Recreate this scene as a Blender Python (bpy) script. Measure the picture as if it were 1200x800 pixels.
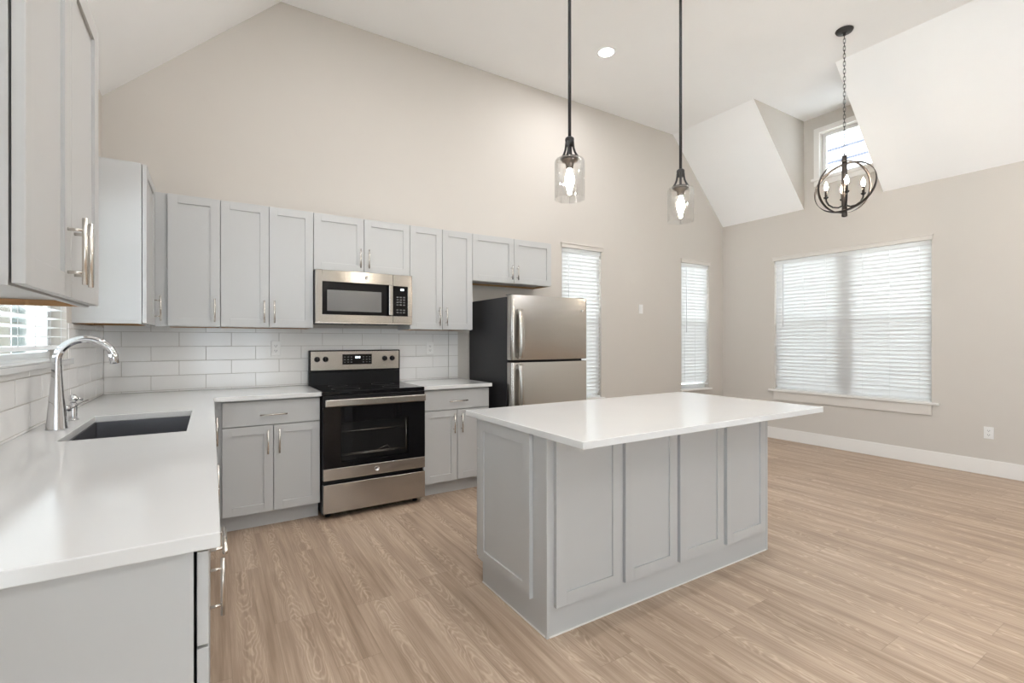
import bpy, bmesh, math, random
from mathutils import Vector, Matrix

for o in list(bpy.data.objects):
    bpy.data.objects.remove(o)
S = bpy.context.scene
COL = S.collection
rnd = random.Random(7)
PI = math.pi

# ------------------------------------------------------------------ camera, world, exposure, lights
cam_d = bpy.data.cameras.new('camera')
cam_d.sensor_width = 36.0
cam_d.lens = 562.7 / 1200 * 36
cam_d.shift_y = -0.8 / 1200
cam_d.clip_start = 0.02
cam = bpy.data.objects.new('camera', cam_d)
COL.objects.link(cam)
cam.location = (0.6434, -4.3353, 1.3003)
cam.rotation_euler = (PI / 2, 0.0006, -0.5593)
S.camera = cam

S.view_settings.view_transform = 'Standard'
S.view_settings.look = 'None'
S.view_settings.gamma = 1.0
S.view_settings.use_curve_mapping = False
S.view_settings.exposure = 0.03

W = bpy.data.worlds.new('sky')
S.world = W
W.use_nodes = True
bg = W.node_tree.nodes['Background']
bg.inputs[0].default_value = (0.82, 0.905, 1.0, 1)
bg.inputs[1].default_value = 6.2

CAN_W = 20.0        # each recessed ceiling lamp
XW = 7.0157         # right wall
YR = -8.5           # rear wall
H = 4.0758          # flat ceiling
XA, XB = 1.1268, 5.9218
EL, ER = 3.0004, 2.9631


ADDED_REARWIN = [(0.25, 1.85)]  # unseen rear window, added to let daylight in
ADDED_SIDEWIN = (-7.3, -4.5, 0.12, 2.75)            # unseen glass doors added behind the viewer to let daylight in
for x0, x1 in ADDED_REARWIN:                       # sampling portals in the added rear window
    d = bpy.data.lights.new('added_window_portal', 'AREA')
    d.shape = 'RECTANGLE'
    d.size, d.size_y = x1 - x0, 2.7
    d.cycles.is_portal = True
    o = bpy.data.objects.new('added_window_portal', d)
    COL.objects.link(o)
    o.location, o.rotation_euler = ((x0 + x1) / 2, YR - 0.02, 1.5), (PI / 2, 0, 0)
for x, a in ((-.02, -PI / 2),):
    d = bpy.data.lights.new('added_door_portal', 'AREA')
    d.shape = 'RECTANGLE'
    d.size, d.size_y = 2.8, 2.63
    d.cycles.is_portal = True
    o = bpy.data.objects.new('added_door_portal', d)
    COL.objects.link(o)
    o.location, o.rotation_euler = (x, -5.9, 1.435), (PI / 2, 0, a)
sun_d = bpy.data.lights.new('sun', 'SUN')
sun_d.energy = 115.0
sun_d.angle = 0.02
sun_d.color = (0.93, 0.97, 1.0)
sun = bpy.data.objects.new('sun', sun_d)
COL.objects.link(sun)
sun.rotation_euler = (math.radians(13), 0, 0)      # high behind the viewer, on the added bounce paving outside


# ------------------------------------------------------------------ materials
def new_mat(name):
    m = bpy.data.materials.new(name)
    m.use_nodes = True
    nt = m.node_tree
    return m, nt, nt.nodes['Principled BSDF']


def mat(name, col, rough=0.5, metal=0.0, spec=0.5, coat=0.0, noise=0.0, nscale=6.0, bump=0.0, bscale=200.0, aniso=0.0):
    m, nt, p = new_mat(name)
    p.inputs['Base Color'].default_value = (*col, 1)
    p.inputs['Roughness'].default_value = rough
    p.inputs['Metallic'].default_value = metal
    p.inputs['Specular IOR Level'].default_value = spec
    p.inputs['Coat Weight'].default_value = coat
    p.inputs['Coat Roughness'].default_value = 0.05
    N, L = nt.nodes, nt.links
    tc = N.new('ShaderNodeTexCoord')
    nz = N.new('ShaderNodeTexNoise')
    nz.inputs['Scale'].default_value = nscale
    nz.inputs['Detail'].default_value = 4
    L.new(tc.outputs['Object'], nz.inputs['Vector'])
    mx = N.new('ShaderNodeMix')
    mx.data_type = 'RGBA'
    a = max(noise, 0.01)
    mx.inputs[6].default_value = (*[c * (1 - a) for c in col], 1)
    mx.inputs[7].default_value = (*[min(1, c * (1 + a)) for c in col], 1)
    L.new(nz.outputs['Fac'], mx.inputs[0])
    L.new(mx.outputs[2], p.inputs['Base Color'])
    if bump:
        n2 = N.new('ShaderNodeTexNoise')
        n2.inputs['Scale'].default_value = bscale
        n2.inputs['Detail'].default_value = 2
        L.new(tc.outputs['Object'], n2.inputs['Vector'])
        b = N.new('ShaderNodeBump')
        b.inputs['Strength'].default_value = bump
        b.inputs['Distance'].default_value = 0.002
        L.new(n2.outputs['Fac'], b.inputs['Height'])
        L.new(b.outputs['Normal'], p.inputs['Normal'])
    if aniso:
        p.inputs['Anisotropic'].default_value = aniso
        t = N.new('ShaderNodeTangent')
        t.direction_type = 'RADIAL'
        t.axis = 'Z'
        p.inputs['Anisotropic Rotation'].default_value = 0.25
        L.new(t.outputs['Tangent'], p.inputs['Tangent'])
    return m


def emit(name, col, s):
    m, nt, p = new_mat(name)
    p.inputs['Base Color'].default_value = (0.8, 0.8, 0.8, 1)
    p.inputs['Emission Color'].default_value = (*col, 1)
    p.inputs['Emission Strength'].default_value = s
    return m


def see_through(name, col, frac, rough=0.02):
    """thin pane: a share of clear view mixed with gloss"""
    m = bpy.data.materials.new(name)
    m.use_nodes = True
    nt = m.node_tree
    N, L = nt.nodes, nt.links
    N.remove(N['Principled BSDF'])
    out = N['Material Output']
    t = N.new('ShaderNodeBsdfTransparent')
    t.inputs[0].default_value = (*col, 1)
    g = N.new('ShaderNodeBsdfGlossy')
    g.inputs['Roughness'].default_value = rough
    f = N.new('ShaderNodeLayerWeight')
    f.inputs['Blend'].default_value = 0.25
    mm = N.new('ShaderNodeMath')
    mm.operation = 'MULTIPLY_ADD'
    mm.inputs[1].default_value = frac
    mm.inputs[2].default_value = 0.015
    L.new(f.outputs['Fresnel'], mm.inputs[0])
    x = N.new('ShaderNodeMixShader')
    L.new(mm.outputs[0], x.inputs[0])
    L.new(t.outputs[0], x.inputs[1])
    L.new(g.outputs[0], x.inputs[2])
    L.new(x.outputs[0], out.inputs['Surface'])
    return m


def blind_mat():
    m = bpy.data.materials.new('white_slat')
    m.use_nodes = True
    nt = m.node_tree
    N, L = nt.nodes, nt.links
    N.remove(N['Principled BSDF'])
    out = N['Material Output']
    d = N.new('ShaderNodeBsdfDiffuse')
    d.inputs[0].default_value = (0.86, 0.86, 0.85, 1)
    t = N.new('ShaderNodeBsdfTranslucent')
    t.inputs[0].default_value = (0.88, 0.88, 0.87, 1)
    x = N.new('ShaderNodeMixShader')
    x.inputs[0].default_value = 0.34
    L.new(d.outputs[0], x.inputs[1])
    L.new(t.outputs[0], x.inputs[2])
    L.new(x.outputs[0], out.inputs['Surface'])
    return m


def screen_mat():
    m = bpy.data.materials.new('insect_mesh')
    m.use_nodes = True
    nt = m.node_tree
    N, L = nt.nodes, nt.links
    N.remove(N['Principled BSDF'])
    out = N['Material Output']
    d = N.new('ShaderNodeBsdfDiffuse')
    d.inputs[0].default_value = (0.12, 0.12, 0.13, 1)
    t = N.new('ShaderNodeBsdfTransparent')
    x = N.new('ShaderNodeMixShader')
    x.inputs[0].default_value = 0.78
    L.new(d.outputs[0], x.inputs[1])
    L.new(t.outputs[0], x.inputs[2])
    L.new(x.outputs[0], out.inputs['Surface'])
    return m


def floor_mat():
    m, nt, p = new_mat('vinyl_plank')
    N, L = nt.nodes, nt.links

    def math_(op, a, b=None, c=None):
        n = N.new('ShaderNodeMath')
        n.operation = op
        for i, v in enumerate((a, b, c)):
            if v is None:
                continue
            if isinstance(v, (int, float)):
                n.inputs[i].default_value = v
            else:
                L.new(v, n.inputs[i])
        return n.outputs[0]
    tc = N.new('ShaderNodeTexCoord')
    sp = N.new('ShaderNodeSeparateXYZ')
    L.new(tc.outputs['Object'], sp.inputs[0])
    X, Y = sp.outputs[0], sp.outputs[1]
    PW, PL = 0.178, 1.22
    u = math_('DIVIDE', X, PW)
    row = math_('FLOOR', u)
    wn = N.new('ShaderNodeTexWhiteNoise')
    wn.noise_dimensions = '1D'
    L.new(row, wn.inputs['W'])
    v = math_('ADD', math_('DIVIDE', Y, PL), wn.outputs['Value'])
    colm = math_('FLOOR', v)
    cv = N.new('ShaderNodeCombineXYZ')
    L.new(row, cv.inputs[0])
    L.new(colm, cv.inputs[1])
    w2 = N.new('ShaderNodeTexWhiteNoise')
    w2.noise_dimensions = '2D'
    L.new(cv.outputs[0], w2.inputs['Vector'])
    rid = w2.outputs['Value']
    fu = math_('SUBTRACT', math_('SUBTRACT', u, row), 0.5)       # -.5 .. .5 across
    fv = math_('SUBTRACT', v, colm)
    # cathedral arches: parabolas, shifted plank by plank
    sc = N.new('ShaderNodeSeparateColor')
    L.new(w2.outputs['Color'], sc.inputs[0])
    cu = math_('SUBTRACT', fu, math_('MULTIPLY', math_('SUBTRACT', sc.outputs[0], 0.5), 0.5))
    gv = N.new('ShaderNodeCombineXYZ')
    L.new(math_('MULTIPLY_ADD', X, 9.0, math_('MULTIPLY', rid, 37.0)), gv.inputs[0])
    L.new(math_('MULTIPLY', Y, 2.2), gv.inputs[1])
    L.new(math_('MULTIPLY', rid, 11.0), gv.inputs[2])
    nd = N.new('ShaderNodeTexNoise')
    nd.inputs['Scale'].default_value = 1.3
    nd.inputs['Detail'].default_value = 3
    L.new(gv.outputs[0], nd.inputs['Vector'])
    sgn = math_('MULTIPLY_ADD', math_('GREATER_THAN', sc.outputs[1], 0.5), 2.0, -1.0)
    para = math_('ADD', math_('MULTIPLY', math_('MULTIPLY', cu, cu), 26.0), math_('MULTIPLY', math_('MULTIPLY', fv, sgn), 6.0))
    para = math_('ADD', para, math_('MULTIPLY', nd.outputs['Fac'], 7.0))
    ring = math_('SINE', math_('MULTIPLY', para, 9.0))
    ring = math_('MULTIPLY_ADD', ring, 0.5, 0.5)
    ring = math_('POWER', ring, 2.5)
    # arches only near the plank's heart
    heart = math_('SUBTRACT', 1.0, math_('MULTIPLY', math_('ABSOLUTE', cu), 2.6))
    heart = math_('MAXIMUM', heart, 0.0)
    ring = math_('MULTIPLY', ring, heart)
    # fine straight grain
    fg = N.new('ShaderNodeCombineXYZ')
    L.new(math_('MULTIPLY_ADD', X, 95.0, math_('MULTIPLY', rid, 91.0)), fg.inputs[0])
    L.new(math_('MULTIPLY', Y, 2.6), fg.inputs[1])
    L.new(math_('MULTIPLY', rid, 5.0), fg.inputs[2])
    nf = N.new('ShaderNodeTexNoise')
    nf.inputs['Scale'].default_value = 1.0
    nf.inputs['Detail'].default_value = 5
    nf.inputs['Roughness'].default_value = 0.62
    L.new(fg.outputs[0], nf.inputs['Vector'])
    # broad streaks
    bgv = N.new('ShaderNodeCombineXYZ')
    L.new(math_('MULTIPLY_ADD', X, 22.0, math_('MULTIPLY', rid, 53.0)), bgv.inputs[0])
    L.new(math_('MULTIPLY', Y, 1.3), bgv.inputs[1])
    nb = N.new('ShaderNodeTexNoise')
    nb.inputs['Scale'].default_value = 1.0
    nb.inputs['Detail'].default_value = 3
    L.new(bgv.outputs[0], nb.inputs['Vector'])
    tone = math_('ADD', math_('MULTIPLY', nf.outputs['Fac'], 0.65), math_('MULTIPLY', nb.outputs['Fac'], 0.75))
    tone = math_('ADD', tone, math_('MULTIPLY', math_('SUBTRACT', rid, 0.5), 0.16))
    tone = math_('ADD', tone, math_('MULTIPLY', ring, 0.28))
    tone = math_('SUBTRACT', tone, 0.25)
    cr = N.new('ShaderNodeValToRGB')
    e = cr.color_ramp.elements
    e[0].position, e[0].color = 0.2, (0.265, 0.185, 0.128, 1)
    e[1].position, e[1].color = 0.82, (0.57, 0.45, 0.345, 1)
    k = cr.color_ramp.elements.new(0.48)
    k.color = (0.405, 0.298, 0.216, 1)
    L.new(tone, cr.inputs[0])
    # seams
    eu = math_('SUBTRACT', 0.5, math_('ABSOLUTE', fu))
    ev = math_('MULTIPLY', math_('MINIMUM', fv, math_('SUBTRACT', 1.0, fv)), PL / PW)
    seam = math_('LESS_THAN', math_('MINIMUM', eu, ev), 0.008)
    mx = N.new('ShaderNodeMix')
    mx.data_type = 'RGBA'
    L.new(math_('MULTIPLY', seam, 0.3), mx.inputs[0])
    L.new(cr.outputs[0], mx.inputs[6])
    mx.inputs[7].default_value = (0.12, 0.075, 0.05, 1)
    L.new(mx.outputs[2], p.inputs['Base Color'])
    p.inputs['Roughness'].default_value = 0.42
    p.inputs['Specular IOR Level'].default_value = 0.4
    b = N.new('ShaderNodeBump')
    b.inputs['Strength'].default_value = 0.15
    b.inputs['Distance'].default_value = 0.001
    L.new(tone, b.inputs['Height'])
    L.new(b.outputs['Normal'], p.inputs['Normal'])
    return m


M = {}
M['wall'] = mat('wall_paint', (0.59, 0.55, 0.502), 0.75, spec=0.25, bump=0.12, bscale=140)
M['ceiling'] = mat('ceiling_paint', (0.935, 0.935, 0.93), 0.85, spec=0.2, bump=0.12, bscale=120)
M['trim'] = mat('trim_paint', (0.80, 0.775, 0.74), 0.45)
M['casing'] = mat('casing_paint', (0.665, 0.625, 0.58), 0.5)
M['floor'] = floor_mat()
M['cab'] = mat('grey_cabinet_paint', (0.50, 0.499, 0.492), 0.38, spec=0.5)
M['cabin'] = mat('white_cabinet_lining', (0.72, 0.71, 0.69), 0.6)
M['raw'] = mat('raw_plywood', (0.42, 0.24, 0.11), 0.7, noise=0.2, nscale=30)
M['quartz'] = mat('white_quartz', (0.69, 0.688, 0.678), 0.09, spec=0.6, noise=0.03, nscale=3)
M['tile'] = mat('white_glazed_tile', (0.80, 0.785, 0.765), 0.12, spec=0.5, noise=0.02, nscale=4)
M['grout'] = mat('grey_grout', (0.50, 0.47, 0.43), 0.9)
M['steel'] = mat('brushed_steel', (0.475, 0.45, 0.42), 0.25, metal=1.0, aniso=0.65)
M['steel_dark'] = mat('dark_basin_steel', (0.20, 0.20, 0.215), 0.35, metal=0.9)
M['nickel'] = mat('satin_nickel', (0.70, 0.66, 0.61), 0.26, metal=1.0)
M['chrome'] = mat('polished_chrome', (0.66, 0.66, 0.67), 0.06, metal=1.0)
M['black'] = mat('black_enamel', (0.008, 0.008, 0.009), 0.28, spec=0.22)
M['blackgloss'] = mat('black_glass', (0.004, 0.004, 0.005), 0.05, spec=0.28)
M['charcoal'] = mat('charcoal_case', (0.024, 0.024, 0.026), 0.42, spec=0.35, bump=0.15, bscale=500)
M['iron'] = mat('black_iron', (0.018, 0.017, 0.017), 0.42, metal=0.3)
M['bronze'] = mat('dark_bronze_band', (0.05, 0.042, 0.038), 0.3, metal=0.8)
M['plastic'] = mat('white_plastic', (0.80, 0.79, 0.77), 0.35)
M['slot'] = mat('dark_slot', (0.06, 0.06, 0.06), 0.6)
M['vinyl'] = mat('white_vinyl_frame', (0.84, 0.84, 0.83), 0.4)
M['pane'] = see_through('window_glass', (0.97, 0.985, 0.98), 0.6)
M['clear'] = see_through('clear_glass', (0.99, 0.99, 0.985), 0.35)
M['ovenpane'] = see_through('dark_oven_glass', (0.8, 0.8, 0.8), 0.4)
M['mwpane'] = mat('microwave_window', (0.16, 0.155, 0.15), 0.22, spec=0.5)
M['slat'] = blind_mat()
M['mesh'] = screen_mat()
M['cord'] = mat('blind_cord', (0.75, 0.75, 0.74), 0.8)
M['bulb'] = emit('warm_bulb', (1.0, 0.86, 0.68), 230)
M['candle_bulb'] = emit('warm_candle_bulb', (1.0, 0.86, 0.68), 160)
M['lens'] = emit('lamp_lens', (1.0, 0.97, 0.92), 12)
M['digits'] = emit('lit_digits', (0.85, 0.95, 1.0), 1.6)
M['legend'] = mat('grey_legend', (0.11, 0.11, 0.11), 0.5)
M['badge'] = mat('silver_badge', (0.75, 0.74, 0.73), 0.2, metal=0.9)
M['siding'] = mat('pale_siding', (0.88, 0.89, 0.91), 0.7)
def fence_mat():
    m, nt, p = new_mat('mixed_fence_boards')
    g = nt.nodes.new('ShaderNodeNewGeometry')
    cr = nt.nodes.new('ShaderNodeValToRGB')
    cr.color_ramp.interpolation = 'CONSTANT'
    e = cr.color_ramp.elements
    e[0].position, e[0].color = 0, (.007, .008, .007, 1)
    e[1].position, e[1].color = .25, (.034, .032, .012, 1)
    for q, c in ((.45, (.065, .066, .064, 1)), (.65, (.016, .024, .022, 1)), (.82, (.04, .037, .026, 1))):
        e.new(q).color = c
    nt.links.new(g.outputs['Random Per Island'], cr.inputs[0])
    nt.links.new(cr.outputs[0], p.inputs['Base Color'])
    p.inputs['Roughness'].default_value = .8
    return m


M['fence'] = fence_mat()
M['bounce_paving'] = mat('pale_bounce_paving', (0.52, 0.525, 0.53), 0.95, noise=0.1, nscale=9)  # pale tone chosen so the added paving bounces daylight upward
M['leaf'] = mat('shrub_leaf', (0.20, 0.26, 0.08), 0.7, noise=0.3, nscale=14)
M['lap_shade'] = mat('blue_grey_lap_shade', (0.05, 0.055, 0.075), 0.8)  # dark colour standing for shade under the siding laps
M['shingle'] = mat('grey_shingle', (0.2, 0.2, 0.21), 0.9, noise=0.2, nscale=20)
M['cordblack'] = mat('pale_plastic_rod', (0.62, 0.62, 0.62), 0.4)


# ------------------------------------------------------------------ mesh builder
class Frame:
    """u along, v up, w outward from a vertical face"""
    def __init__(self, o, u, n, v=(0, 0, 1)):
        self.o, self.u, self.n, self.v = Vector(o), Vector(u), Vector(n), Vector(v)

    def __call__(self, u, v, w):
        return self.o + self.u * u + self.v * v + self.n * w


def faceY(y):        # looks towards -y (back wall furniture)
    return Frame((0, y, 0), (1, 0, 0), (0, -1, 0))


def faceYb(y):       # looks towards +y
    return Frame((0, y, 0), (1, 0, 0), (0, 1, 0))


def faceX(x):        # looks towards +x (left wall furniture)
    return Frame((x, 0, 0), (0, 1, 0), (1, 0, 0))


def faceXb(x):       # looks towards -x (right wall)
    return Frame((x, 0, 0), (0, 1, 0), (-1, 0, 0))


ID = Frame((0, 0, 0), (1, 0, 0), (0, 0, 1), (0, 1, 0))   # u=x v=y w=z


class MB:
    def __init__(self):
        self.v, self.f, self.sm = [], [], []

    def add(self, vs, fs, smooth=False):
        k = len(self.v)
        self.v += [Vector(p) for p in vs]
        for f in fs:
            self.f.append([i + k for i in f])
            self.sm.append(smooth)

    def box(self, x0, x1, y0, y1, z0, z1):
        self.fbox(ID, x0, x1, y0, y1, z0, z1)

    def fbox(self, F, u0, u1, v0, v1, w0, w1):
        p = [F(a, b, c) for a in (u0, u1) for b in (v0, v1) for c in (w0, w1)]
        self.add(p, [(0, 1, 3, 2), (4, 6, 7, 5), (0, 4, 5, 1), (2, 3, 7, 6), (0, 2, 6, 4), (1, 5, 7, 3)])

    def prism(self, pts, ext):
        """closed polygon pts extruded by vector ext"""
        n = len(pts)
        a = [Vector(p) for p in pts]
        b = [p + Vector(ext) for p in a]
        self.add(a + b, [tuple(range(n)), tuple(range(2 * n - 1, n - 1, -1))] + [(i, (i + 1) % n, (i + 1) % n + n, i + n) for i in range(n)])

    def tube(self, pts, r, seg=12, closed=False, cap=True, section=None):
        pts = [Vector(p) for p in pts]
        n = len(pts)
        rr = r if isinstance(r, (list, tuple)) else [r] * n
        rings = []
        ref = None
        for i, p in enumerate(pts):
            if closed:
                t = pts[(i + 1) % n] - pts[i - 1]
            else:
                t = pts[min(i + 1, n - 1)] - pts[max(i - 1, 0)]
            t.normalize()
            if ref is None:
                ref = Vector((0, 0, 1)) if abs(t.z) < 0.9 else Vector((1, 0, 0))
            a = (ref - t * ref.dot(t)).normalized()
            b = t.cross(a)
            ref = a
            rings.append([p + (a * math.cos(2 * PI * k / seg) + b * math.sin(2 * PI * k / seg)) * rr[i] for k in range(seg)])
        vs = [q for R in rings for q in R]
        fs = []
        m = n if closed else n - 1
        for i in range(m):
            j = (i + 1) % n
            for k in range(seg):
                l = (k + 1) % seg
                fs.append((i * seg + k, i * seg + l, j * seg + l, j * seg + k))
        if cap and not closed:
            fs.append(tuple(range(seg - 1, -1, -1)))
            fs.append(tuple((n - 1) * seg + k for k in range(seg)))
        self.add(vs, fs, True)

    def lathe(self, prof, c, seg=32, axis=(0, 0, 1), closed=False):
        """prof: (radius, height) list turned about axis through c"""
        ax = Vector(axis).normalized()
        a = ax.orthogonal().normalized()
        b = ax.cross(a)
        c = Vector(c)
        n = len(prof)
        vs = [c + ax * h + (a * math.cos(2 * PI * k / seg) + b * math.sin(2 * PI * k / seg)) * max(r, 1e-5) for r, h in prof for k in range(seg)]
        fs = []
        for i in range(n if closed else n - 1):
            j = (i + 1) % n
            for k in range(seg):
                l = (k + 1) % seg
                fs.append((i * seg + k, i * seg + l, j * seg + l, j * seg + k))
        self.add(vs, fs, True)

    def build(self, name, m, parent=None, bevel=0.0, seg=2, auto=None, doubles=True):
        root = parent
        off = Vector((0, 0, 0))
        while root is not None:
            off += root.location
            root = root.parent
        me = bpy.data.meshes.new(name)
        bm = bmesh.new()
        bv = [bm.verts.new(p - off) for p in self.v]
        for f, s in zip(self.f, self.sm):
            try:
                fc = bm.faces.new([bv[i] for i in f])
                fc.smooth = s
            except ValueError:
                pass
        if doubles:
            bmesh.ops.remove_doubles(bm, verts=bm.verts, dist=1e-6)
        bmesh.ops.recalc_face_normals(bm, faces=bm.faces)
        bm.to_mesh(me)
        bm.free()
        me.materials.append(m)
        o = bpy.data.objects.new(name, me)
        COL.objects.link(o)
        if parent is not None:
            o.parent = parent
        if bevel:
            md = o.modifiers.new('bevel', 'BEVEL')
            md.width = bevel
            md.segments = seg
            md.limit_method = 'ANGLE'
            md.angle_limit = math.radians(40)
        return o


def thing(name, label, cat, loc, group=None):
    o = bpy.data.objects.new(name, None)
    COL.objects.link(o)
    o.location = loc
    o.empty_display_size = 0.05
    return tag(o, label, cat, group)


def tag(o, label, cat, group=None):
    o['label'] = label
    o['category'] = cat
    if group:
        o['group'] = group
    return o


def struct(o, label=None):
    o['kind'] = 'structure'
    if label:
        o['label'] = label
    return o


def copy_thing(src, loc, label, rotz=0.0, group=None):
    def rec(o, par):
        c = o.copy()
        COL.objects.link(c)
        c.parent = par
        for ch in o.children:
            rec(ch, c)
        return c
    c = rec(src, None)
    c.location = loc
    c.rotation_euler = (0, 0, rotz)
    c['label'] = label
    if group:
        c['group'] = group
    return c


# ------------------------------------------------------------------ room shell
def top_profile(x):
    if x < XA:
        return EL + (H - EL) * x / XA
    if x > XB:
        return H + (ER - H) * (x - XB) / (XW - XB)
    return H


WT = 0.15
OPB = [(4.0267, 4.6271, 0.6207, 2.3689), (6.0882, 6.6877, 0.6297, 2.3721)]   # back wall windows
OPR = (-2.4101, -0.7577, 0.6537, 2.3572)                                     # right wall window
OPL = (-2.24, -0.965, 1.205, 2.15)                                           # window over the sink
DY0, DY1 = -1.1368, -1.9859                                                  # dormer
OPD = (-1.915, -1.325, 3.305, 3.862)


def gable(name, y, ext, ops):
    mb = MB()
    xs = sorted({-WT, XA, XB, XW + WT, 0, XW} | {v for o in ops for v in o[:2]})
    for a, b in zip(xs[:-1], xs[1:]):
        ta, tb = top_profile(max(a, 0)), top_profile(min(b, XW))
        hole = [o for o in ops if o[0] <= a + 1e-6 and o[1] >= b - 1e-6]
        z0 = -0.2
        if hole:
            o = hole[0]
            mb.prism([(a, y, z0), (b, y, z0), (b, y, o[2]), (a, y, o[2])], (0, ext, 0))
            z0 = o[3]
        mb.prism([(a, y, z0), (b, y, z0), (b, y, tb + .05), (a, y, ta + .05)], (0, ext, 0))
    return struct(mb.build(name, M['wall']))


gable('wall_back', 0, WT, OPB)
gable('wall_rear', YR, -WT, [(x0, x1, 0.15, 2.85) for x0, x1 in ADDED_REARWIN])


def sidewall(name, x, ext, top, ops):
    mb = MB()
    y0 = YR
    for o in ops:
        mb.box(x, x + ext, y0, o[0], -.2, top)
        mb.box(x, x + ext, o[0], o[1], -.2, o[2])
        mb.box(x, x + ext, o[0], o[1], o[3], top)
        y0 = o[1]
    mb.box(x, x + ext, y0, 0.0, -.2, top)
    return mb


struct(sidewall('wall_left', 0, -WT, EL + .02, [ADDED_SIDEWIN, OPL]).build('wall_left', M['wall']))
mb = sidewall('wall_right', XW, WT, ER, [OPR])
mb.box(XW, XW + WT, DY1 - .08, OPD[0], ER, H + .05)
mb.box(XW, XW + WT, OPD[1], DY0 + .08, ER, H + .05)
mb.box(XW, XW + WT, OPD[0], OPD[1], ER, OPD[2])
mb.box(XW, XW + WT, OPD[0], OPD[1], OPD[3], H + .05)
struct(mb.build('wall_right', M['wall']))

mb = MB()
mb.box(-WT, XW + WT, YR - WT, WT, -0.12, 0)
struct(mb.build('floor', M['floor']))

# ceiling: slope, flat, slope with the dormer cut out
mb = MB()
CT = 0.10
mb.prism([(0, YR, EL), (XA, YR, H), (XA, YR, H + CT), (-.02, YR, EL + CT)], (0, -YR, 0))
mb.prism([(XA, YR, H), (XB, YR, H), (XB, YR, H + CT), (XA, YR, H + CT)], (0, -YR, 0))
for a, b in ((YR, DY1), (DY0, 0)):
    mb.prism([(XB, a, H), (XW, a, ER), (XW + .02, a, ER + CT), (XB, a, H + CT)], (0, b - a, 0))
mb.prism([(XB, DY1, H), (XW, DY1, H), (XW, DY1, H + CT), (XB, DY1, H + CT)], (0, DY0 - DY1, 0))
struct(mb.build('ceiling', M['ceiling'], doubles=False))
mb = MB()
mb.prism([(XB, DY0 - .002, H), (XW, DY0 - .002, H), (XW, DY0 - .002, ER + .004)], (0, 0.04, 0))
struct(mb.build('wall_dormer_left', M['wall']))
mb = MB()
mb.prism([(XB, DY1 + .002, H), (XW, DY1 + .002, H), (XW, DY1 + .002, ER + .004)], (0, -0.04, 0))
struct(mb.build('wall_dormer_right', M['wall']))

mb = MB()
mb.box(XW - .016, XW - .0002, YR + .02, -.0165, 0.0002, .140)
mb.box(XW - .011, XW - .0002, YR + .02, -.0165, .140, .148)
struct(mb.build('baseboard_right', M['trim'], bevel=.002))
mb = MB()
mb.box(3.78, XW - .0165, -.016, -.0002, 0.0002, .140)
mb.box(3.78, XW - .0165, -.011, -.0002, .140, .148)
struct(mb.build('baseboard_back', M['trim'], bevel=.002))

# unseen canopy added over the added rear window to keep the sun out
mb = MB()
mb.box(-.1, 3.0, YR - WT - 1.0, YR - WT - .001, 2.95, 3.07)
struct(mb.build('added_canopy', M['trim']), 'unseen canopy added above the added rear window to block the sun')

# ground outside, made pale to bounce daylight up into the room
mb = MB()
mb.box(-14, 22, -16, 14, -.42, -.30)
struct(mb.build('ground', M['bounce_paving']), 'pale paving put outside the house to bounce daylight in')


# ------------------------------------------------------------------ windows
def window(n, F, o, mull=None, label=''):
    u0, u1, v0, v1 = o
    r = bpy.data.objects.new('window_%d' % n, None)
    COL.objects.link(r)
    r.location = F((u0 + u1) / 2, v0, -.1)
    struct(r, label)
    fr = MB()
    b = .016
    w0, w1 = -.125, -.064
    g = .0006
    fr.fbox(F, u0 + g, u0 + b, v0 + g, v1 - g, w0, w1)
    fr.fbox(F, u1 - b, u1 - g, v0 + g, v1 - g, w0, w1)
    fr.fbox(F, u0 + b, u1 - b, v0 + g, v0 + b, w0, w1)
    fr.fbox(F, u0 + b, u1 - b, v1 - b, v1 - g, w0, w1)
    spans = [(u0 + b, u1 - b)]
    if mull:
        fr.fbox(F, mull[0], mull[1], v0 + b, v1 - b, w0 - .02, w1)
        spans = [(u0 + b, mull[0]), (mull[1], u1 - b)]
    fr.build('window_frame', M['vinyl'], r, bevel=.002)
    vm = (v0 + v1) / 2 + (.03 if n <= 3 else 0)
    for a, c in spans:
        for k, (p, q, wo) in enumerate(((v0 + b, vm + .02, -.085), (vm - .02, v1 - b, -.105))):
            if n == 5:
                if k:
                    continue
                p, q = v0 + b, v1 - b
            s = MB()
            t = .026
            s.fbox(F, a, a + t, p, q, wo, wo + .02)
            s.fbox(F, c - t, c, p, q, wo, wo + .02)
            s.fbox(F, a + t, c - t, p, p + t, wo, wo + .02)
            s.fbox(F, a + t, c - t, q - t, q, wo, wo + .02)
            so = s.build('sash', M['vinyl'], r, bevel=.002)
            g = MB()
            g.fbox(F, a + t, c - t, p + t, q - t, wo + .008, wo + .012)
            g.build('pane', M['pane'], so)
            if k == 0 and n <= 3:
                g = MB()
                g.fbox(F, a + .004, c - .004, p + .004, q - .004, -.118, -.1165)
                g.build('insect_screen', M['mesh'], r)
    return r


FB, FL, FR = faceY(0), faceX(0), faceXb(XW)
window(1, FB, OPB[0], label='narrow window behind the refrigerator')
window(2, FB, OPB[1], label='narrow window near the far corner')
wr = window(3, FR, OPR, (-1.645, -1.52), 'wide double window on the right wall')
wl = window(4, FL, OPL, None, 'window above the sink')
wd = window(5, FR, OPD, None, 'small window high in the dormer')
window(7, FL, ADDED_SIDEWIN, (-5.945, -5.855), 'unseen glass doors added in the left wall for daylight')
for i, (x0, x1) in enumerate(ADDED_REARWIN):
    window(6 + 2 * i, Frame((0, YR, 0), (1, 0, 0), (0, 1, 0)), (x0, x1, .15, 2.85), ((x0 + x1) / 2 - .04, (x0 + x1) / 2 + .04), 'unseen tall window added in the rear wall for daylight')


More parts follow.
